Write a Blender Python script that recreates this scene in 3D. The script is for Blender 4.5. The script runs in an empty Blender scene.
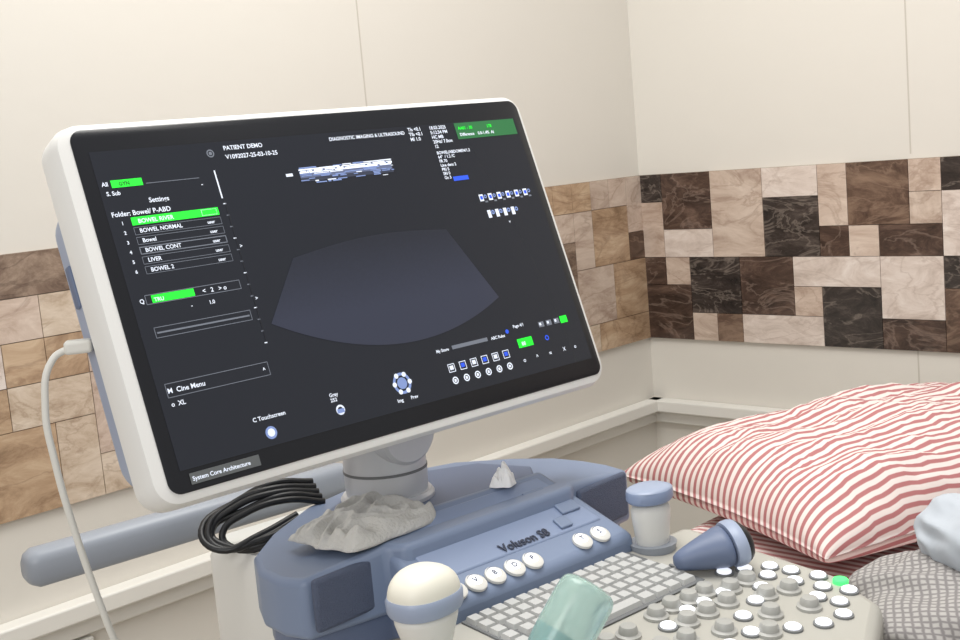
import bpy, bmesh, math, random
from mathutils import Vector, Matrix, noise
random.seed(4)
S=bpy.context.scene
try: S.view_settings.view_transform='Standard'
except Exception: pass

# ---------------- materials ----------------
def lin(c):
    return tuple((x/12.92 if x<=.04045 else ((x+.055)/1.055)**2.4) for x in [v/255 for v in c])
def mat(name,c,rough=.5,metal=0,emit=0,bump=0,bscale=60,var=0,vscale=8,spec=.5,trans=0,alpha=1,coat=0,ec=None):
    m=bpy.data.materials.new(name); m.use_nodes=True; nt=m.node_tree; b=nt.nodes['Principled BSDF']
    col=(*lin(c),1)
    b.inputs['Base Color'].default_value=col; b.inputs['Roughness'].default_value=rough; b.inputs['Metallic'].default_value=metal
    b.inputs['Specular IOR Level'].default_value=spec; b.inputs['Transmission Weight'].default_value=trans; b.inputs['Alpha'].default_value=alpha
    b.inputs['Coat Weight'].default_value=coat
    if emit: b.inputs['Emission Color'].default_value=(*lin(ec or c),1); b.inputs['Emission Strength'].default_value=emit
    tc=nt.nodes.new('ShaderNodeTexCoord')
    n=nt.nodes.new('ShaderNodeTexNoise'); n.inputs['Scale'].default_value=vscale; n.inputs['Detail'].default_value=5
    nt.links.new(tc.outputs['Object'],n.inputs['Vector'])
    if var:
        mx=nt.nodes.new('ShaderNodeMix'); mx.data_type='RGBA'; mx.inputs[6].default_value=col
        mx.inputs[7].default_value=(*[max(0,x*(1-var)) for x in lin(c)],1); nt.links.new(n.outputs['Fac'],mx.inputs[0]); nt.links.new(mx.outputs[2],b.inputs['Base Color'])
    if bump:
        n2=nt.nodes.new('ShaderNodeTexNoise'); n2.inputs['Scale'].default_value=bscale; nt.links.new(tc.outputs['Object'],n2.inputs['Vector'])
        bp=nt.nodes.new('ShaderNodeBump'); bp.inputs['Strength'].default_value=bump; bp.inputs['Distance'].default_value=.01
        nt.links.new(n2.outputs['Fac'],bp.inputs['Height']); nt.links.new(bp.outputs[0],b.inputs['Normal'])
    return m
def marble(name,c1,c2,c3,scale=9,dist=.8,rough=.18,rot=.5,vein=None,va=.4):
    m=bpy.data.materials.new(name); m.use_nodes=True; nt=m.node_tree; b=nt.nodes['Principled BSDF']
    tc=nt.nodes.new('ShaderNodeTexCoord'); n=nt.nodes.new('ShaderNodeTexNoise')
    n.inputs['Scale'].default_value=scale; n.inputs['Detail'].default_value=12; n.inputs['Roughness'].default_value=.74; n.inputs['Distortion'].default_value=dist
    mp=nt.nodes.new('ShaderNodeMapping'); mp.inputs['Rotation'].default_value=(.2,rot,.3); mp.inputs['Scale'].default_value=(1,1,2.2)
    nt.links.new(tc.outputs['Object'],mp.inputs[0]); nt.links.new(mp.outputs[0],n.inputs['Vector'])
    r=nt.nodes.new('ShaderNodeValToRGB'); e=r.color_ramp.elements
    e[0].position=.34; e[0].color=(*lin(c1),1); e[1].position=.68; e[1].color=(*lin(c3),1)
    k=e.new(.5); k.color=(*lin(c2),1)
    nt.links.new(n.outputs['Fac'],r.inputs[0])
    n2=nt.nodes.new('ShaderNodeTexNoise'); n2.inputs['Scale'].default_value=scale*.6; n2.inputs['Detail'].default_value=6; n2.inputs['Roughness'].default_value=.55; n2.inputs['Distortion'].default_value=1
    nt.links.new(mp.outputs[0],n2.inputs['Vector'])
    rr=nt.nodes.new('ShaderNodeValToRGB'); q=rr.color_ramp.elements; q[0].position=.475; q[0].color=(0,0,0,1); q[1].position=.525; q[1].color=(0,0,0,1); kk=q.new(.5); kk.color=(va,va,va,1)
    nt.links.new(n2.outputs['Fac'],rr.inputs[0])
    mx=nt.nodes.new('ShaderNodeMix'); mx.data_type='RGBA'; nt.links.new(rr.outputs[0],mx.inputs[0]); nt.links.new(r.outputs[0],mx.inputs[6]); mx.inputs[7].default_value=(*lin(vein or c3),1)
    nt.links.new(mx.outputs[2],b.inputs['Base Color'])
    b.inputs['Roughness'].default_value=rough
    return m
def stripes(name,c1,c2,scale,ang,duty=.5):
    m=bpy.data.materials.new(name); m.use_nodes=True; nt=m.node_tree; b=nt.nodes['Principled BSDF']
    tc=nt.nodes.new('ShaderNodeTexCoord'); mp=nt.nodes.new('ShaderNodeMapping'); mp.inputs['Rotation'].default_value=(0,0,ang)
    w=nt.nodes.new('ShaderNodeTexWave'); w.bands_direction='Y'; w.inputs['Scale'].default_value=scale; w.inputs['Distortion'].default_value=0
    nt.links.new(tc.outputs['UV'],mp.inputs[0]); nt.links.new(mp.outputs[0],w.inputs['Vector'])
    r=nt.nodes.new('ShaderNodeValToRGB'); e=r.color_ramp.elements; e[0].position=duty-.14; e[0].color=(*lin(c1),1); e[1].position=duty+.14; e[1].color=(*lin(c2),1)
    nt.links.new(w.outputs['Fac'],r.inputs[0]); nt.links.new(r.outputs[0],b.inputs['Base Color']); b.inputs['Roughness'].default_value=.9
    return m

M_wall=mat('wall_paint',(222,218,210),.4,bump=.05,bscale=30,var=.05,vscale=2)
M_trim=mat('trim_white',(228,226,220),.4)
M_grout=mat('grout',(150,134,118),.8)
M_floor=mat('floor_tile',(190,182,170),.4,var=.2)
M_white=mat('plastic_white',(228,227,222),.38,var=.03)
M_whiteb=mat('bezel_white',(232,232,230),.35)
M_blue=mat('plastic_blue',(130,145,173),.42,var=.08,vscale=5)
M_blue2=mat('plastic_blue_dark',(104,117,145),.45)
M_blue3=mat('plastic_blue_pale',(158,170,194),.4)
M_blue4=mat('cap_blue',(138,153,183),.4)
M_gray=mat('arm_gray',(150,156,166),.4)
M_grille=mat('grille',(88,98,122),.6,bump=.5,bscale=900)
M_silver=mat('silver',(218,220,224),.34,metal=.2)
M_black=mat('rubber_black',(22,23,26),.4)
M_glass=mat('bezel_black',(24,26,32),.22)
M_panel=mat('panel_beige',(184,182,174),.5,var=.06)
M_key=mat('key_gray',(192,193,192),.45)
M_keybed=mat('key_bed',(112,114,116),.6)
M_knob=mat('knob_gray',(172,172,168),.4)
M_ring=mat('button_ring',(120,122,124),.5)
M_lit=mat('button_lit',(245,248,255),.4,emit=.75)
M_litg=mat('button_green',(70,220,110),.4,emit=1.2)
M_cream=mat('lens_cream',(236,233,220),.45)
M_cloth=mat('cloth_gray',(214,213,209),.95,bump=.3,bscale=260,var=.08,vscale=30)
M_tissue=mat('tissue',(252,252,252),.9)

# ---------------- mesh helpers ----------------
def empty(name,M=Matrix()):
    e=bpy.data.objects.new(name,None); S.collection.objects.link(e); e.matrix_world=M; e.empty_display_size=.05; return e
def obj(name,verts,faces,m,parent=None,smooth=True,bevel=0,sub=0,seg=3,loc=None,rot=None,mats=None,mi=None,ang=35):
    me=bpy.data.meshes.new(name); me.from_pydata([tuple(v) for v in verts],[],faces); me.update()
    bm=bmesh.new(); bm.from_mesh(me); bmesh.ops.recalc_face_normals(bm,faces=bm.faces); bm.to_mesh(me); bm.free()
    o=bpy.data.objects.new(name,me); S.collection.objects.link(o)
    for x in (mats or [m]): me.materials.append(x)
    if mi:
        for p,i in zip(me.polygons,mi): p.material_index=i
    if parent: o.parent=parent
    if loc: o.location=loc
    if rot: o.rotation_euler=rot
    if bevel:
        b=o.modifiers.new('b','BEVEL'); b.width=bevel; b.segments=seg; b.limit_method='ANGLE'; b.angle_limit=math.radians(30)
    if sub:
        s=o.modifiers.new('s','SUBSURF'); s.levels=sub; s.render_levels=sub
    if smooth:
        for p in me.polygons: p.use_smooth=True
        if not sub:
            try: me.set_sharp_from_angle(angle=math.radians(ang))
            except Exception: pass
    return o
def box(name,x0,x1,y0,y1,z0,z1,m,parent=None,bevel=0,**k):
    v=[(x0,y0,z0),(x1,y0,z0),(x1,y1,z0),(x0,y1,z0),(x0,y0,z1),(x1,y0,z1),(x1,y1,z1),(x0,y1,z1)]
    f=[(0,3,2,1),(4,5,6,7),(0,1,5,4),(1,2,6,5),(2,3,7,6),(3,0,4,7)]
    return obj(name,v,f,m,parent,bevel=bevel,**k)
def prism(name,poly,z0,z1,m,parent=None,bevel=0,**k):
    n=len(poly); zz1=z1 if callable(z1) else (lambda x,y:z1)
    v=[(x,y,z0) for x,y in poly]+[(x,y,zz1(x,y)) for x,y in poly]
    f=[tuple(range(n))[::-1],tuple(range(n,2*n))]+[(i,(i+1)%n,n+(i+1)%n,n+i) for i in range(n)]
    return obj(name,v,f,m,parent,bevel=bevel,**k)
def loft(name,rings,m,parent=None,**k):
    n=len(rings[0]); v=[p for r in rings for p in r]; f=[]
    for j in range(len(rings)-1):
        for i in range(n): f.append((j*n+i,j*n+(i+1)%n,(j+1)*n+(i+1)%n,(j+1)*n+i))
    f.append(tuple(range(n))[::-1]); f.append(tuple(range((len(rings)-1)*n,len(rings)*n)))
    return obj(name,v,f,m,parent,**k)
def sell(rx,ry,z,e=2.0,n=40,cx=0,cy=0):
    r=[]
    for i in range(n):
        t=2*math.pi*i/n; c,s=math.cos(t),math.sin(t)
        r.append((cx+rx*math.copysign(abs(c)**(2/e),c),cy+ry*math.copysign(abs(s)**(2/e),s),z))
    return r
def rrect(w,h,r,z,n=8,cx=0,cy=0):
    o=[]
    for (sx,sy,a0) in [(1,1,0),(-1,1,90),(-1,-1,180),(1,-1,270)]:
        for i in range(n+1):
            a=math.radians(a0+90*i/n); o.append((cx+sx*(w/2-r)+r*math.cos(a),cy+sy*(h/2-r)+r*math.sin(a),z))
    return o
def lathe(name,prof,m,parent=None,n=32,loc=None,rot=None,**k):
    return loft(name,[sell(max(r,1e-4),max(r,1e-4),z,n=n) for r,z in prof],m,parent,loc=loc,rot=rot,**k)
def tube(name,pts,r,m,parent=None,res=6):
    c=bpy.data.curves.new(name,'CURVE'); c.dimensions='3D'; c.bevel_depth=r; c.bevel_resolution=4; c.resolution_u=res; c.use_fill_caps=True
    s=c.splines.new('BEZIER'); s.bezier_points.add(len(pts)-1)
    for p,q in zip(s.bezier_points,pts): p.co=q; p.handle_left_type=p.handle_right_type='AUTO'
    o=bpy.data.objects.new(name,c); me=bpy.data.meshes.new_from_object(o); bpy.data.objects.remove(o)
    for p in me.polygons: p.use_smooth=True
    o=bpy.data.objects.new(name,me); S.collection.objects.link(o); me.materials.append(m)
    if parent:o.parent=parent
    return o
def text(name,s,size,m,parent,loc,rot=(0,0,0),align='LEFT',ext=0,off=0):
    c=bpy.data.curves.new(name,'FONT'); c.body=s; c.size=size; c.align_x=align; c.extrude=ext; c.resolution_u=3; c.offset=off
    o=bpy.data.objects.new(name,c); me=bpy.data.meshes.new_from_object(o); bpy.data.objects.remove(o)
    o=bpy.data.objects.new(name,me); S.collection.objects.link(o); me.materials.append(m); o.parent=parent; o.location=loc; o.rotation_euler=rot
    return o
def grid(name,fn,nx,ny,m,parent=None,**k):
    v=[fn(i/(nx-1),j/(ny-1)) for j in range(ny) for i in range(nx)]
    f=[(j*nx+i,j*nx+i+1,(j+1)*nx+i+1,(j+1)*nx+i) for j in range(ny-1) for i in range(nx-1)]
    return obj(name,v,f,m,parent,**k)
def set_uv(o,fn):
    me=o.data; l=me.uv_layers.new(name='uv')
    for p in me.polygons:
        for li in p.loop_indices:
            vi=me.loops[li].vertex_index; l.data[li].uv=fn(me.vertices[vi].co,vi)
def merge(o):
    bm=bmesh.new(); bm.from_mesh(o.data); bmesh.ops.remove_doubles(bm,verts=bm.verts,dist=.0005); bm.to_mesh(o.data); bm.free()

# ---------------- camera ----------------
H=1.32; f=1211.8; p=.1373; r=-.0873
F=Vector((0,math.cos(p),-math.sin(p))); right=Vector((1,0,0)); up=right.cross(F)
R=math.cos(r)*right+math.sin(r)*up; U=-math.sin(r)*right+math.cos(r)*up
cd=bpy.data.cameras.new('camera'); cam=bpy.data.objects.new('camera',cd); S.collection.objects.link(cam)
cd.sensor_width=36; cd.lens=36*f/960; cd.clip_start=.02
cam.matrix_world=Matrix(((R.x,U.x,-F.x,0),(R.y,U.y,-F.y,0),(R.z,U.z,-F.z,H),(0,0,0,1)))
S.camera=cam

# ---------------- room ----------------
C=Vector((.4167,2.9702,0)); aL=.7988; aR=-.7671; ZT=1.2302; BAND=.40; ZL=.679
WL=empty('wall_left',Matrix.Translation(C)@Matrix.Rotation(aL,4,'Z'))
WR=empty('wall_right',Matrix.Translation(C)@Matrix.Rotation(aR,4,'Z'))
box('plaster',-3.6,0.1,0,.1,0,2.8,M_wall,WL); box('plaster_r',-.1,3.2,0,.1,0,2.8,M_wall,WR)
M_seam=mat('seam',(196,190,180),.6)
box('panel_seam',-.858,-.855,-.0006,.01,ZT+.01,2.8,M_seam,WL)
box('panel_seam_r',.682,.685,-.0006,.01,ZT+.01,2.8,M_seam,WR); box('panel_seam_low',.682,.685,-.0006,.01,ZL,ZT-BAND,M_seam,WR)
D=[marble('tile_dark_brown',(46,35,31),(78,61,53),(118,96,84),10,vein=(150,130,118)),marble('tile_charcoal',(30,27,26),(56,49,46),(98,88,82),12,rot=1.1,vein=(150,138,128)),marble('tile_umber',(62,46,38),(98,77,65),(140,116,98),8,rot=.9,vein=(150,126,108))]
Lt=[marble('tile_beige',(172,150,134),(200,180,165),(220,204,190),8,vein=(150,126,110)),marble('tile_cream',(188,172,161),(214,200,190),(232,222,214),9,rot=1.2,vein=(170,150,138)),marble('tile_rose',(162,140,126),(194,175,160),(216,200,186),7,rot=.1,vein=(142,118,102))]
T2=[marble('tile_tan',(140,114,90),(180,152,124),(208,184,156),8,rot=.2,vein=(128,100,78)),marble('tile_taupe',(86,70,60),(126,106,92),(168,148,130),9,rot=1.2,vein=(78,62,54)),marble('tile_sand',(172,150,128),(204,186,166),(224,210,194),9,vein=(150,126,104))]
TM=D+Lt+T2
def band(name,parent,tiles,unit,s0,sgn):
    v=[];fc=[];mi=[];g=.0006;d0=-.008
    for (c,r0,w,h,k) in tiles:
        x0=s0+sgn*c*unit; x1=s0+sgn*(c+w)*unit
        if x0>x1:x0,x1=x1,x0
        z1=ZT-r0*BAND/6; z0=ZT-(r0+h)*BAND/6
        x0+=g;x1-=g;z0+=g;z1-=g; b=len(v)
        v+=[(x0,d0,z0),(x1,d0,z0),(x1,d0,z1),(x0,d0,z1),(x0,0,z0),(x1,0,z0),(x1,0,z1),(x0,0,z1)]
        for q in [(0,1,2,3),(0,4,5,1),(1,5,6,2),(2,6,7,3),(3,7,4,0)]: fc.append(tuple(b+i for i in q)); mi.append(k)
    return obj(name,v,fc,None,parent,mats=TM,mi=mi,smooth=False)
d,u_,m_,b_,c_,r_=0,1,2,3,4,5
TR=[(0,0,1,1,u_),(1,0,2,2,d),(3,0,2,3,r_),(5,0,2,1,c_),(5,1,2,2,u_),(7,0,1,2,b_),(8,0,2,2,m_),(10,0,1,1,b_),(11,0,2,1,u_),
(0,1,1,2,b_),(1,2,2,1,c_),(7,2,1,1,d),(8,2,1,1,b_),(9,2,2,1,d),(10,1,1,1,r_),(11,1,2,2,c_),
(0,3,1,1,d),(1,3,1,1,r_),(2,3,2,2,u_),(4,3,2,2,d),(6,3,3,1,c_),(9,3,2,2,c_),(11,3,2,1,u_),
(0,4,2,2,d),(6,4,1,1,b_),(7,4,2,2,u_),(2,5,1,1,r_),(3,5,1,1,m_),(4,5,3,1,c_),(9,5,2,1,d),(11,4,2,2,m_),(2,5,1,1,r_)]
TR=TR[:-1]
def rnd(c0,c1,w,small=False):
    occ=set(); out=[]
    for c in range(c0,c1):
        for rr in range(6):
            if (c,rr) in occ: continue
            opts=[(2,2),(2,1),(1,2),(1,1),(2,3)] if not small else [(2,1),(1,1),(1,2),(2,2),(1,1)]; random.shuffle(opts)
            for (a,b) in opts:
                cells=[(c+i,rr+j) for i in range(a) for j in range(b)]
                if rr+b<=6 and c+a<=c1 and not any(x in occ for x in cells): break
            else: a,b=1,1; cells=[(c,rr)]
            occ|=set(cells); out.append((c,rr,a,b,random.choices(range(9),w)[0]))
    return out
band('tile_band_r',WR,TR+rnd(13,44,[3,3,2,3,3,3,0,0,0]),.068,0,1)
random.seed(11)
band('tile_band',WL,rnd(0,52,[.5,.3,1.8,1.2,1.6,2.2,4,4,3],True),.068,0,-1)
box('grout_bed',-3.6,0,-.002,.0,ZT-BAND,ZT,M_grout,WL); box('grout_bed_r',0,3.1,-.002,.0,ZT-BAND,ZT,M_grout,WR)
TRM=empty('trim_1',WL.matrix_world); box('ledge',-3.6,0,-.035,.0,ZL-.03,ZL,M_trim,TRM,.004); box('ledge_lip',-3.6,0,-.015,0,ZL-.06,ZL-.03,M_trim,TRM,.003)
TRM2=empty('trim_2',WR.matrix_world); box('ledge',0,3.1,-.035,.0,ZL-.03,ZL,M_trim,TRM2,.004); box('ledge_lip',0,3.1,-.015,0,ZL-.06,ZL-.03,M_trim,TRM2,.003)
box('baseboard_left',-3.6,-.02,-.015,-.001,0,.1,M_trim).matrix_world=WL.matrix_world
box('baseboard_right',.02,3.1,-.015,-.001,0,.1,M_trim).matrix_world=WR.matrix_world
fl=obj('floor',[(-4,-1.5,0),(4,-1.5,0),(4,4.5,0),(-4,4.5,0)],[(0,1,2,3)],M_floor)
SO=empty('wall_socket',WL.matrix_world@Matrix.Translation((-1.6,-.0,.578)))
box('plate',-.05,.05,-.012,0,-.035,.035,M_white,SO,.004)
for i,x in enumerate((-.024,.024)): box('switch_%d'%i,x-.018,x+.018,-.018,-.01,-.024,.024,M_trim,SO,.003)

# ---------------- monitor ----------------
yaw=.7129; tilt=.32; rb=.0132
uu=Vector((math.cos(yaw),math.sin(yaw),0)); n0=Vector((math.sin(yaw),-math.cos(yaw),0)); zz=Vector((0,0,1))
nn=math.cos(tilt)*n0+math.sin(tilt)*zz; up_=-math.sin(tilt)*n0+math.cos(tilt)*zz
u2=math.cos(rb)*uu+math.sin(rb)*up_; p2=-math.sin(rb)*uu+math.cos(rb)*up_
MC=Vector((-.1077,1.2271,1.2132))
MM=Matrix(((u2.x,p2.x,nn.x,MC.x),(u2.y,p2.y,nn.y,MC.y),(u2.z,p2.z,nn.z,MC.z),(0,0,0,1)))
MON=empty('ultrasound_monitor',MM)
W,Hh=.545,.335
kx=dict(cx=-.004,cy=-.002)
loft('bezel_frame',[rrect(W+.014,Hh+.004,.02,-.038,**kx),rrect(W+.022,Hh+.016,.024,-.034,**kx),rrect(W+.023,Hh+.018,.024,-.010,**kx),rrect(W+.017,Hh+.013,.022,-.001,cx=-.003,cy=-.001),rrect(W+.002,Hh+.002,.018,.001)],M_whiteb,MON)
loft('bezel_glass',[rrect(W,Hh,.012,-.004),rrect(W,Hh,.012,.0018),rrect(W-.003,Hh-.003,.011,.0024)],M_glass,MON)
loft('rear_housing',[rrect(W+.010,Hh-.04,.03,-.036,cx=-.005,cy=-.02),rrect(W+.006,Hh-.06,.03,-.066,cx=-.005,cy=-.02),rrect(W-.05,Hh-.09,.05,-.08,cy=-.02),rrect(W-.26,Hh-.16,.05,-.09)],M_blue3,MON)
box('side_port_1',-.284,-.277,.02,.06,-.058,-.048,M_blue2,MON,.002)
M_scr=mat('screen',(31,34,42),.2,emit=.3)
box('display',-.259,.262,-.148,.146,.0022,.003,M_scr,MON)
UI_w=mat('ui_white',(205,212,225),.5,emit=.6); UI_g=mat('ui_green',(30,225,50),.5,emit=.75); UI_l=mat('ui_line',(110,116,128),.5,emit=.3)
UI_b=mat('ui_blue',(40,80,210),.5,emit=.6); UI_d=mat('ui_dark',(22,25,33),.5,emit=.2); UI_gd=mat('ui_green_dim',(40,105,60),.5,emit=.4); UI_k=mat('ui_label',(96,100,102),.5)
UI_bg=mat('ui_icon_blue',(120,140,190),.5,emit=.4); UI_e1=mat('ui_echo_mid',(90,100,130),.5,emit=.4); UI_e2=mat('ui_echo_low',(48,54,72),.5,emit=.3); UI_e0=mat('ui_echo_bright',(225,232,245),.5,emit=.8)
# grainy ultrasound sector: brightness grows with depth, speckle noise
UI_s=mat('ui_sector',(40,43,56),.3,emit=.3)
nt=UI_s.node_tree; bs=nt.nodes['Principled BSDF']
tc=nt.nodes.new('ShaderNodeTexCoord'); sp=nt.nodes.new('ShaderNodeSeparateXYZ'); nt.links.new(tc.outputs['Object'],sp.inputs[0])
mr=nt.nodes.new('ShaderNodeMapRange'); mr.inputs[1].default_value=.030; mr.inputs[2].default_value=-.055; nt.links.new(sp.outputs['Y'],mr.inputs[0])
ns=nt.nodes.new('ShaderNodeTexNoise'); ns.inputs['Scale'].default_value=260; ns.inputs['Detail'].default_value=3; nt.links.new(tc.outputs['Object'],ns.inputs['Vector'])
ml=nt.nodes.new('ShaderNodeMath'); ml.operation='MULTIPLY_ADD'; nt.links.new(ns.outputs['Fac'],ml.inputs[0]); ml.inputs[1].default_value=.35; nt.links.new(mr.outputs[0],ml.inputs[2])
mx=nt.nodes.new('ShaderNodeMix'); mx.data_type='RGBA'; mx.inputs[6].default_value=(*lin((31,34,43)),1); mx.inputs[7].default_value=(*lin((50,54,70)),1); nt.links.new(ml.outputs[0],mx.inputs[0])
nt.links.new(mx.outputs[2],bs.inputs['Base Color']); nt.links.new(mx.outputs[2],bs.inputs['Emission Color'])
def R_(x0,x1,y0,y1,m,name='ui_bar',z=.0033): return obj(name,[(x0/1e3,y0/1e3,z),(x1/1e3,y0/1e3,z),(x1/1e3,y1/1e3,z),(x0/1e3,y1/1e3,z)],[(0,1,2,3)],m,MON,smooth=False)
def outl(x0,x1,y0,y1,m=None,t=.6):
    m=m or UI_l
    R_(x0,x1,y0,y0+t,m);R_(x0,x1,y1-t,y1,m);R_(x0,x0+t,y0,y1,m);R_(x1-t,x1,y0,y1,m)
def TX(s,x,y,sz=6,m=None,z=.0035): return text('ui_text',s,sz/1e3,m or UI_w,MON,(x/1e3,y/1e3,z),off=.00012)
def disc(x,y,ro,ri,m,z=.0034,n=28,name='ui_ring'):
    v=[];fc=[]
    for i in range(n):
        a=2*math.pi*i/n; v+=[(x/1e3+ro/1e3*math.cos(a),y/1e3+ro/1e3*math.sin(a),z),(x/1e3+ri/1e3*math.cos(a),y/1e3+ri/1e3*math.sin(a),z)]
    for i in range(n): j=(i+1)%n; fc.append((2*i,2*j,2*j+1,2*i+1))
    return obj(name,v,fc,m,MON,smooth=False)
pts=[]
for i in range(13): t=i/12; pts.append((-86+197*t,22+5*t+8*math.sin(math.pi*t)))
for i in range(29): t=i/28; pts.append((154-284*t,-57+20*t-36*4*t*(1-t)))
obj('ui_sector',[(x/1e3,y/1e3,.0033) for x,y in pts],[tuple(range(len(pts)))],UI_s,MON,smooth=False)
R_(-50,66,97,110,UI_e2,z=.00325); R_(-50,65,101,110,UI_e1,z=.0033)
random.seed(5)
for k in range(11):
    y=110.5-k*1.6; x=-51+random.uniform(0,3)
    while x<66:
        l=random.uniform(6,26)*(1 if k<6 else .5); x1=min(67,x+l)
        if random.random()<(1 if k in(1,2,3) else .8-.05*k): R_(x,x1,y,y+random.uniform(.7,1.5),UI_e0 if k in (1,2,3) else random.choice([UI_w,UI_bg,UI_bg]),'ui_scan',z=.0035+k*.00001)
        x=x1+random.uniform(-1,3)
R_(-66,-58,104,107,UI_w)
disc(-141,135,4,2.8,UI_l); disc(-141,135,1.8,0,UI_l); TX('PATIENT DEMO',-126,137,6.2); TX('V1092027-25-03-10-25',-126,128,6.2)
TX('DIAGNOSTIC IMAGING & ULTRASOUND',-3,137,5.4); TX('TIs <0.1\nTIb <0.1\nMI 1.0',101,140,5.6)
TX('18.03.2025\n5:12:34 PM\nHC MB\n20Hz/ 7.0cm\n12',131,140,5.4)
TX('BOWEL/ABDOMEN/1.3\n64°  / 1.2 /C\nFR 70\nLine dens 2\nPRI 5\nSRI 0\nGn 3',131,111,4.8)
R_(143,165,79,84,UI_b)
R_(168,259,126,145,UI_gd); TX('AA01 - 30',172,137,5,UI_g); TX('178',215,137,5,UI_g); TX('Difference    0.0-1.4%  AI',172,129.5,5,UI_w)
TX('All',-256,113,5.5); R_(-247,-217,111,118,UI_g); TX('GYN',-240,112.6,5,UI_d); R_(-214,-160,112,112.6,UI_l)
TX('S. Sub',-254,104,5.5); TX('-',-160,104,6); TX('Settings',-216,94,6.4); TX('Folder: Bowel/ P-ABD',-255,84,6.4)
R_(-238,-150,74.5,82,UI_g); TX('BOWEL RIVER',-232,76,5.6); outl(-168,-152,75.3,81.2,UI_w,.5)
for i,s in enumerate(['BOWEL NORMAL','Bowel','BOWEL CONT','LIVER','BOWEL 2']):
    y=66.5-i*9.2; outl(-238,-150,y-1.2,y+6,UI_l,.45 if i!=2 else .9); TX(s,-233,y+.6,5.4); TX('user',-165,y+.6,4.4)
for i in range(6): TX(str(i+1),-248,76-i*9.1,4.5)
R_(-240,-198,2,9,UI_g); TX('TRU',-238,3,5); outl(-246,-150,1,10); TX('Q',-252,3,5.5); TX('<   2   > o',-190,3,6); TX('-            1.0',-205,-8,5)
outl(-246,-148,-30,-20); R_(-244,-150,-26,-24.5,UI_l)
outl(-251,-146,-84,-71); TX('M  Cine Menu',-250,-80,6.4); TX('o  XL',-250,-92,6); TX('^',-153,-80,6)
R_(-143,-141.5,90,118,UI_w); R_(-141,-140.3,-52,88,UI_d)
for i in range(13): R_(-143,-140,84-i*11.5,85-i*11.5,UI_w if i%3==0 else UI_l)
TX('>',-139,40,5); TX('>',-139,-12,5)
for i in range(6):
    x=171+i*13.5; R_(x,x+6,52,60,UI_w); R_(x+1.3,x+5,54,58,UI_b,z=.0034); disc(x+9,57,2.2,1,UI_bg); R_(x+7,x+11,50,52,UI_l)
for i in range(4):
    x=176+i*12; R_(x,x+5,32,41,UI_w); disc(x+8,38,2.5,1,UI_bg)
TX('v',203,23,5)
TX('My Store',48,-101,4.6); R_(70,120,-101,-97,UI_l); TX('ABC Rules',125,-101,4.6); disc(150,-96,2.4,0,UI_b); TX('Page 4/1',160,-94,4.8)
for i in range(3): R_(198+i*12,206+i*12,-100,-94,UI_l); R_(199+i*12,202+i*12,-98,-95,UI_w,z=.0034)
R_(232,243,-101,-93,UI_g)
R_(160,182,-117,-107,UI_g); TX('88',165,-115,6); disc(204,-113,3,1.6,UI_b)
for i in range(6):
    x=57+i*15.5; outl(x,x+9,-124,-115,UI_w,.8); R_(x+2,x+7,-121.5,-117,UI_b if i%2 else UI_w); disc(x+4.5,-133,4,2.6,UI_w); R_(x+3,x+6,-134.5,-131.5,UI_w)
for i in range(3): TX(['o','^','='][i],160+i*20,-133,7)
TX('X',222,-132,6); TX('o',240,-132,6)
disc(-5,-122,11,8,UI_bg); disc(-5,-122,6,0,UI_bg)
for a in range(6): disc(-5+9.5*math.cos(a*1.047),-122+9.5*math.sin(a*1.047),2.6,0,UI_w,z=.0036)
TX('Img       Prev',-17,-140,5)
disc(-163,-136,6,0,UI_bg); disc(-163,-136,3.8,0,UI_w,z=.0036); TX('C Touchscreen',-178,-123,5.6)
disc(-84,-132,5,3,UI_w); R_(-88,-80,-135,-131,UI_bg,z=.0036); TX('Gray\n252',-92,-118,5)
R_(-252,-182,-162,-152,UI_k); TX('System Core Architecture',-250,-159,5.4)

# ---------------- console ----------------
K=Vector((.0051,1.2602,0)); KM=Matrix.Translation(K)@Matrix.Rotation(yaw,4,'Z')
CON=empty('ultrasound_console',KM)
deck=[(-.235,.03),(-.245,.06),(-.243,.10),(-.225,.14),(-.18,.175),(-.11,.21),(0,.232),(.11,.21),(.175,.175),(.218,.14),(.233,.10),(.235,.06),(.225,.02),(.12,.01),(.11,.0),(-.13,.0),(-.14,.02)]
prism('deck',deck,.862,lambda x,y:.942-.02*(x/.25)**2,M_blue,CON,.016,seg=5,ang=50)
prism('deck_lower',[(x*.95,.11+(y-.11)*.92) for x,y in deck],.83,.87,M_blue2,CON,.006)
prism('deck_inlay',[(-.11,.06),(-.14,.10),(-.12,.165),(-.06,.195),(.04,.20),(.12,.175),(.15,.11),(.11,.06)],.93,lambda x,y:.943-.02*(x/.25)**2,M_blue2,CON,.003)
box('speaker_grille',-.046,.046,-.004,.004,-.027,.027,M_grille,CON,.004,loc=(-.187,.0235,.9),rot=(0,0,.1))
box('speaker_grille_r',-.046,.046,-.004,.004,-.027,.027,M_grille,CON,.004,loc=(.170,.0135,.9),rot=(0,0,.1))
prism('center_panel',[(-.15,-.062),(.14,-.062),(.112,.055),(-.135,.06)],.85,lambda x,y:.886 if y<0 else .95,M_blue,CON,.008)
sl=math.atan2(.064,.122)
def on_slope(y): return .886+(y+.062)*.064/.122
prism('badge_panel',[(-.125,-.033),(.118,-.033),(.098,.045),(-.115,.045)],.88,lambda x,y:on_slope(y)+.0025,M_blue4,CON,.002)
M_txt=mat('lettering',(40,48,70),.5)
text('badge_text','Voluson S8',.0155,M_txt,CON,(.006,-.031,on_slope(-.031)+.004),(sl,0,0),'CENTER',.0003,.0003)
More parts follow.
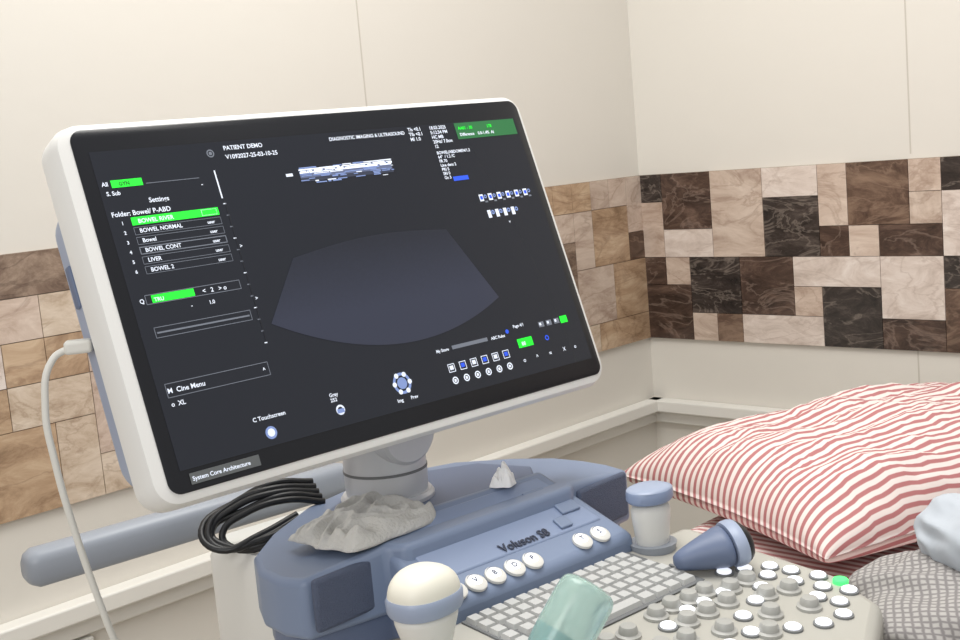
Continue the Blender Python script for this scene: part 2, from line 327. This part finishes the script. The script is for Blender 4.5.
for i,x in enumerate([-.112,-.086,-.06,-.033,-.007,.068,.096]):
    lathe('function_button_%d'%i,[(.0115,0),(.0115,.003),(.0095,.0042)],M_white,CON,28,loc=(x,-.050,on_slope(-.05)+.001),rot=(sl,0,0))
    lathe('function_ring_%d'%i,[(.0088,0),(.0088,.0005)],M_blue2,CON,20,loc=(x,-.0502,on_slope(-.05)+.0050),rot=(sl,0,0))
    lathe('function_icon_%d'%i,[(.0068,0),(.0068,.0006)],M_lit,CON,20,loc=(x,-.0502,on_slope(-.05)+.0053),rot=(sl,0,0))
    text('icon_glyph_%d'%i,'AVBDPTS'[i],.009,M_txt,CON,(x-.003,-.0535,on_slope(-.0535)+.0066),(sl,0,0),'LEFT',0,.0002)
for i,(x,y,w) in enumerate([(.072,.022,.032),(.092,-.006,.028),(.068,-.022,.018)]):
    box('panel_key_%d'%i,-w/2,w/2,-.008,.008,0,.003,M_blue,CON,.002,loc=(x,y,on_slope(y)+.0025),rot=(sl,0,0))
def shz(y): return .868+(y+.06)*.08
prism('control_shelf',[(-.235,-.055),(.235,-.055),(.232,-.26),(.20,-.33),(.11,-.375),(-.15,-.42),(-.225,-.38)],.80,lambda x,y:shz(y),M_panel,CON,.012)
prism('shelf_underside',[(-.22,.02),(.22,.02),(.215,-.25),(.18,-.32),(.1,-.36),(-.14,-.40),(-.21,-.36)],.74,.82,M_white,CON,.02)
rt=math.atan(.08)
prism('keyboard_bed',[(-.122,-.066),(.122,-.066),(.122,-.172),(-.122,-.172)],.86,lambda x,y:shz(y)+.002,M_keybed,CON,.002)
kv=[];kf=[]
def key(x,y,w,h,t=.006):
    b=len(kv); z=shz(y)+.001
    for (dx,dz) in ((0,0),(.0016,t)):
        for sx,sy in ((-1,-1),(1,-1),(1,1),(-1,1)): kv.append((x+sx*(w/2-dx),y+sy*(h/2-dx),z+dz+sy*h/2*.08))
    for q in [(4,5,6,7),(0,1,5,4),(1,2,6,5),(2,3,7,6),(3,0,4,7)]: kf.append(tuple(b+i for i in q))
for rr in range(6):
    y=-.076-rr*.0168
    if rr==5:
        for x,w in [(-.108,.02),(-.086,.018),(-.066,.018),(-.012,.084),(.042,.018),(.062,.018),(.082,.018),(.104,.02)]: key(x,y,w,.0145)
    else:
        off=[0,0,.004,.006,.009][rr]
        for c in range(14):
            x=-.112+c*.0165+off*(0 if c==0 else 1)
            if x>.113: continue
            key(x,y,.0148,.0145)
obj('keyboard_keys',kv,kf,M_key,CON,smooth=False)
k=0
for (x,y) in [(.02,-.192),(.045,-.19),(.07,-.192),(.095,-.192),(.12,-.205),(.148,-.205),(.03,-.222),(.06,-.222),(.092,-.222),(.132,-.24),(.16,-.248),(.0,-.245),(.04,-.258),(-.03,-.2),(-.06,-.2),(-.03,-.24),(.1,-.268),(.14,-.285),(.066,-.29)]:
    lathe('knob_%d'%k,[(.0125,0),(.0125,.003),(.0095,.0045),(.009,.009),(.0075,.0115),(.003,.0125)],M_knob,CON,24,loc=(x,y,shz(y)+.0),rot=(rt,0,0)); k+=1
k=0
for (x,y) in [(.15,-.175),(.172,-.185),(.196,-.2),(.175,-.212),(.202,-.222),(.182,-.24),(.21,-.25),(.19,-.268),(.165,-.278),(.2,-.292),(.115,-.24),(.078,-.252),(.055,-.278),(.09,-.3),(.118,-.315),(.02,-.28),(.148,-.318),(.01,-.215),(.17,-.30),(.05,-.206),(.108,-.206),(.076,-.206),(.146,-.225)]:
    lathe('button_ring_%d'%k,[(.0098,0),(.0098,.002),(.009,.0025)],M_ring,CON,24,loc=(x,y,shz(y)),rot=(rt,0,0))
    lathe('lit_button_%d'%k,[(.0078,0),(.0078,.004),(.0064,.005)],M_lit,CON,20,loc=(x,y,shz(y)),rot=(rt,0,0)); k+=1
lathe('green_button',[(.008,0),(.008,.004),(.007,.005)],M_litg,CON,20,loc=(.213,-.274,shz(-.274)),rot=(rt,0,0))
for i in range(8):
    box('slider_%d'%i,-.0018,.0018,-.006,.006,0,.004,M_ring,CON,.001,loc=(.125+i*.0105,-.128-i*.002,shz(-.13)),rot=(rt,0,0))
lathe('trackball',[(.03,0),(.03,.003),(.024,.004),(.022,.012),(.016,.02),(.008,.024),(.001,.025)],M_blue3,CON,32,loc=(-.04,-.3,shz(-.3)),rot=(rt,0,0))
# column
lathe('column_base',[(.054,.0),(.054,.004),(.051,.008)],M_silver,CON,48,loc=(-.036,.154,.938))
lathe('column',[(.047,0),(.048,.02),(.046,.095),(.042,.10)],M_silver,CON,48,loc=(-.036,.154,.945))
lathe('column_ring',[(.0485,.0),(.0485,.003)],M_ring,CON,48,loc=(-.036,.154,.972))
lathe('column_knuckle',[(.034,-.02),(.038,-.016),(.038,.016),(.034,.02)],M_silver,CON,48,loc=(-.038,.118,1.022),rot=(math.pi/2,0,0))
box('monitor_bracket',-.04,.04,-.02,.03,-.04,.09,M_gray,CON,.012,loc=(-.06,.12,1.07),rot=(.25,0,0))
loft('side_arm',[[(x,y,z) for (y,z,_) in sell(.02*s,.021*s,0,3,24,0.0,0)] for x,s in [(-.388,.5),(-.384,.8),(-.376,1),(.02,1),(.03,.9)]],M_gray,CON,loc=(-.004,.335,.919))
loft('cart_body',[rrect(.40,.21,.035,z,8,.002,.21) for z in (.12,.70,.885)]+[rrect(.38,.19,.03,.902,8,.002,.21)],M_white,CON)
loft('cart_base',[rrect(.46,.62,.08,.08,8,0,.02),rrect(.48,.64,.08,.1,8,0,.02),rrect(.46,.6,.08,.15,8,0,.02),rrect(.36,.36,.08,.19,8,0,.12)],M_white,CON)
for i,(x,y) in enumerate([(-.2,.28),(.2,.28),(-.2,-.24),(.2,-.24)]):
    lathe('caster_%d'%i,[(.03,-.018),(.045,-.014),(.045,.014),(.03,.018)],M_black,CON,24,loc=(x,y,.045),rot=(0,math.pi/2,0))
    box('caster_fork_%d'%i,x-.012,x+.012,y-.03,y+.03,.05,.1,M_gray,CON,.005)

CB=empty('cable_bundle',KM)
random.seed(9)
for i in range(5):
    o=i*.0052; j=lambda:random.uniform(-.008,.008)
    tube('cable_%d'%i,[(-.09,.205+o,.938+o),(-.135+j(),.215+o,.950+o*.8),(-.175+j(),.235+o,.944+o*.5+j()*.4),(-.205-o*.9+j()*.4,.25+j(),.926+o*.2),(-.204-o*.6,.235+j(),.914-o*.1),(-.175+j(),.20+o*.4,.911+o*.5+j()*.3),(-.13,.19+o*.5,.922+o*.6)],.004,M_black,CB)
w0=MM@Vector((-.283,-.016,-.045))
UC=empty('usb_cable')
M_cab=mat('cable_white',(225,224,218),.5)
pts=[w0+Vector((-.018,-.004,0)),w0+Vector((-.033,-.01,-.008)),w0+Vector((-.044,-.015,-.05)),w0+Vector((-.042,-.015,-.10)),w0+Vector((-.034,-.01,-.17)),w0+Vector((-.022,0,-.25)),w0+Vector((-.010,.02,-.34)),w0+Vector((-.01,.05,-.6)),w0+Vector((-.02,.1,-.9))]
tube('cord',pts,.0032,M_cab,UC)
box('plug',-.024,.0,-.008,.008,-.006,.006,M_cab,UC,.003).matrix_world=Matrix.Translation(w0)@Matrix.Rotation(.2,4,'Z')

# ---------------- probes ----------------
def lensrings(rx,ry,z0,h,e=2.3,n=9):
    out=[]
    for i in range(n):
        t=i/(n-1)*math.pi/2; out.append(sell(max(rx*math.cos(t)**.8,.001),max(ry*math.cos(t)**.6,.001),z0+h*math.sin(t),e))
    return out
E=empty('ultrasound_probe',KM@Matrix.Translation((-.192,-.104,.862))@Matrix.Rotation(.1,4,'Z'))
loft('handle',[sell(.018,.016,-.01),sell(.021,.018,.01),sell(.028,.022,.03),sell(.033,.026,.045),sell(.035,.028,.055)],M_white,E,sub=1)
loft('band',[sell(.035,.028,.052,2.3),sell(.037,.030,.056,2.3),sell(.0375,.0305,.066,2.3),sell(.036,.029,.069,2.3)],M_blue3,E)
loft('lens',lensrings(.0355,.0285,.068,.025),M_cream,E)
E=empty('ultrasound_probe',KM@Matrix.Translation((.155,-.074,.868)))
loft('handle',[sell(.019,.018,-.006),sell(.020,.018,.01),sell(.0235,.02,.035),sell(.027,.022,.055)],M_white,E,sub=1)
loft('band',[sell(.027,.022,.054),sell(.0292,.0238,.057),sell(.0292,.0238,.064),sell(.028,.0228,.067)],M_blue4,E)
loft('lens',lensrings(.0275,.0223,.067,.004,n=6),M_blue3,E)
lathe('probe_cup',[(.024,0),(.03,.02),(.033,.032),(.029,.032),(.026,.02)],M_gray,CON,32,loc=(-.192,-.104,.834))
lathe('probe_cup_back',[(.024,0),(.026,.008),(.027,.012),(.023,.012)],M_gray,CON,32,loc=(.155,-.074,.862))
E=empty('ultrasound_probe',KM@Matrix.Translation((.158,-.166,.884))@Matrix.Rotation(-.5,4,'Z')@Matrix.Rotation(1.4,4,'Y'))
loft('handle',[sell(.008,.008,-.055),sell(.013,.013,-.04),sell(.018,.019,-.02),sell(.022,.027,.0),sell(.023,.030,.010)],M_blue2,E,sub=1)
loft('band',[sell(.0235,.030,.008),sell(.0245,.032,.012),sell(.0245,.032,.018),sell(.0235,.030,.021)],M_blue3,E)
loft('lens',lensrings(.022,.029,.020,.012),M_black,E)

# gel bottle
M_bot=mat('bottle_green',(205,238,230),.2,trans=.6,alpha=.8)
M_cap=mat('bottle_cap',(96,178,205),.35)
M_gel=mat('gel_blue',(150,205,215),.2,trans=.4)
GB=empty('gel_bottle',KM@Matrix.Translation((-.154,-.225,.887))@Matrix.Rotation(.70,4,'Y')@Matrix.Rotation(.15,4,'X'))
loft('bottle_body',[sell(r,r*.8,z,2.2) for r,z in [(.012,-.02),(.02,-.012),(.026,-.003),(.0285,.008),(.0285,.05),(.0285,.06),(.027,.066),(.023,.070),(.012,.072)]],M_bot,GB,sub=1)
loft('gel',[sell(r,r*.75,z,2.4) for r,z in [(.010,-.018),(.018,-.011),(.024,0),(.026,.01),(.026,.022)]],M_gel,GB)
lathe('bottle_cap',[(.005,-.042),(.008,-.04),(.014,-.035),(.017,-.018),(.015,-.010)],M_cap,GB,24)

# cloth & tissue
def crumple(name,loc,sx,sy,h,m,seed,amp=.01,rot=0,fr=3,pw=5):
    def fn(a,b):
        x=(a-.5)*2;y=(b-.5)*2; ed=1+.25*noise.noise(Vector((x*1.6,y*1.6,seed)))
        en=max(0,1-max(abs(x),abs(y))**pw)
        w=Vector((x*fr*.5+seed,y*fr,2))
        rid=1-abs(noise.noise(w+Vector((0,noise.noise(w*.6)*1.2,0))))*2.4
        z=en*(h*(.6+.6*noise.noise(Vector((x*1.2+seed,y*1.2,1))))+amp*rid)
        k=1-.2*abs(x*y)
        return (x*sx/2*ed*k,y*sy/2*ed*k,max(z,0)) 
    o=grid(name,fn,50,50,m,smooth=True,sub=1); o.matrix_world=KM@Matrix.Translation(loc)@Matrix.Rotation(rot,4,'Z')
    s=o.modifiers.new('t','SOLIDIFY'); s.thickness=.0015; s.offset=1
    return o
crumple('cleaning_cloth',(-.122,.084,.938),.160,.12,.014,M_cloth,3.3,.014,.2,3.4,8)
crumple('tissue',(.05,.05,.947),.028,.026,.018,M_tissue,7.1,.014,0.6,2.5,2)

# ---------------- bed ----------------
rv=Vector((math.cos(aR),math.sin(aR),0)); nv=Vector((-math.sin(aR),math.cos(aR),0))
BM=Matrix.Translation(rv*(-1.03)+nv*1.22)@Matrix.Rotation(aR,4,'Z')
BED=empty('examination_bed',BM)
M_sheet=stripes('striped_sheet',(226,216,213),(180,126,126),20,.0)
M_frame=mat('bed_frame',(225,222,215),.5)
box('mattress',0,1.9,0,.82,.60,.735,M_sheet,BED,.03)
set_uv(BED.children[0],lambda c,i:(c.x,c.y+c.z))
box('bed_board',.0,1.9,.01,.81,.54,.60,M_frame,BED,.01)
for i,(x,y) in enumerate([(.05,.05),(1.85,.05),(.05,.77),(1.85,.77)]): box('leg_%d'%i,x-.025,x+.025,y-.025,y+.025,0,.55,M_frame,BED,.004)
M_pil=stripes('striped_pillowcase',(230,219,215),(178,116,117),21.5,0,.56)
def pillow(name,Mx,L,Wd,Hp,m,seed):
    n=72; vs=[];fc=[];uv={}
    def P(s,t,top):
        x=math.sin(s*math.pi/2); y=math.sin(t*math.pi/2)
        e=max(0,(1-abs(x)**2.8))**.5*max(0,(1-abs(y)**2.8))**.5
        px=x*L/2*(1-.07*(1-y*y)*abs(x)**3); py=y*Wd/2*(1-.07*(1-x*x)*abs(y)**3)
        nz=.020*noise.noise(Vector((x*2+seed,y*2,0)))+.016*noise.noise(Vector((x*3.2+y*2,y*5,seed)))+.012*abs(noise.noise(Vector((x*7,y*9+x*3,seed))))
        z=(Hp*(e**.85)+nz*e) if top else -.033*e**.5
        return Vector((px,py,z+.04))
    for t in (0,1):
        base=len(vs)
        for i in range(n):
            acc=0; prev=None; col=[]
            for j in range(n):
                q=P(2*i/(n-1)-1,2*j/(n-1)-1,t==0)
                if prev: acc+=(q-prev).length
                col.append((q,acc)); prev=q
            mid=col[n//2][1]
            for q,a in col: uv[len(vs)]=(q.x,(a-mid)); vs.append(q)
        for i in range(n-1):
            for j in range(n-1): q=(base+i*n+j,base+(i+1)*n+j,base+(i+1)*n+j+1,base+i*n+j+1); fc.append(q if t==0 else q[::-1])
    o=obj(name,vs,fc,m,smooth=True,ang=180); o.matrix_world=Mx
    set_uv(o,lambda c,i:uv[i]); merge(o)
    return o
pillow('striped_pillow',Matrix.Translation((.620,1.83,.737))@Matrix.Rotation(math.radians(23),4,'Z'),.68,.51,.098,M_pil,2.2)
def plaid():
    m=bpy.data.materials.new('checked_fabric'); m.use_nodes=True; nt=m.node_tree; b=nt.nodes['Principled BSDF']; tc=nt.nodes.new('ShaderNodeTexCoord')
    outs=[]
    for ax in ('X','Y'):
        w=nt.nodes.new('ShaderNodeTexWave'); w.bands_direction=ax; w.inputs['Scale'].default_value=36; w.inputs['Distortion'].default_value=1.2; w.inputs['Detail Scale'].default_value=3; nt.links.new(tc.outputs['UV'],w.inputs['Vector'])
        r=nt.nodes.new('ShaderNodeValToRGB'); r.color_ramp.elements[0].position=.45; r.color_ramp.elements[1].position=.95; nt.links.new(w.outputs['Fac'],r.inputs[0]); outs.append(r)
    a=nt.nodes.new('ShaderNodeMath'); a.operation='MAXIMUM'; nt.links.new(outs[0].outputs[0],a.inputs[0]); nt.links.new(outs[1].outputs[0],a.inputs[1])
    mx=nt.nodes.new('ShaderNodeMix'); mx.data_type='RGBA'; mx.inputs[6].default_value=(*lin((180,177,174)),1); mx.inputs[7].default_value=(*lin((134,130,130)),1)
    nt.links.new(a.outputs[0],mx.inputs[0]); nt.links.new(mx.outputs[2],b.inputs['Base Color']); b.inputs['Roughness'].default_value=.95
    return m
M_pl=plaid()
def blob(name,Mx,rx,ry,rz,m,seed,e=2.4,amp=.012,zmin=-9,fold=0):
    v=[];n1,n2=110,70
    for j in range(n2+1):
        ph=-math.pi/2+math.pi*j/n2
        for i in range(n1):
            t=2*math.pi*i/n1; c=lambda q:math.copysign(abs(q)**(2/e),q)
            x,y,z=c(math.cos(ph))*c(math.cos(t)),c(math.cos(ph))*c(math.sin(t)),c(math.sin(ph))
            k=1+amp*10*(noise.noise(Vector((x*1.6+seed,y*1.6,z*1.6)))*.8+.35*noise.noise(Vector((x*4+y*5,y*2,z*4+seed))))
            k+=fold*(1-2.5*abs(noise.noise(Vector((x*1.2+y*2.6,z*1.5-x*2,seed)))))
            v.append((x*rx*k,y*ry*k,max(zmin,z*rz*k)))
    fc=[(j*n1+i,j*n1+(i+1)%n1,(j+1)*n1+(i+1)%n1,(j+1)*n1+i) for j in range(n2) for i in range(n1)]
    o=obj(name,v,fc,m,smooth=True,ang=180); o.matrix_world=Mx
    set_uv(o,lambda c,i:(c.x+c.z*.3,c.y+c.z)); merge(o); return o
blob('checked_blanket',Matrix.Translation((.475,1.21,.768))@Matrix.Rotation(-.4,4,'Z'),.125,.14,.08,M_pl,1.1,2.4,.014,-.030,.09)
M_pale=mat('pale_fabric',(192,199,208),.75,bump=.15,bscale=40,var=.1)
blob('folded_sheet',Matrix.Translation((.533,1.225,.838))@Matrix.Rotation(.3,4,'Z')@Matrix.Rotation(.75,4,'Y'),.095,.085,.045,M_pale,5.5,2.8,.005,-9,.05)

# ---------------- lights ----------------
def area(name,loc,tgt,size,e,col=(1,.985,.96)):
    l=bpy.data.lights.new(name,'AREA'); l.size=size; l.energy=e; l.color=col; o=bpy.data.objects.new(name,l); S.collection.objects.link(o); o.location=loc
    o.rotation_euler=(Vector(tgt)-Vector(loc)).to_track_quat('-Z','Y').to_euler(); return o
area('ceiling_light',(.1,1.4,2.7),(.1,1.5,0),1.2,38,(1,.98,.94))
area('rear_left_light',(-1.0,-1.3,2.1),(.2,2.0,1.0),1.4,27,(1,.985,.965))  # unseen soft area light, behind and left of the camera; no window modelled
w=bpy.data.worlds.new('world'); S.world=w; w.use_nodes=True; w.node_tree.nodes['Background'].inputs[0].default_value=(1,.98,.955,1); w.node_tree.nodes['Background'].inputs[1].default_value=.45
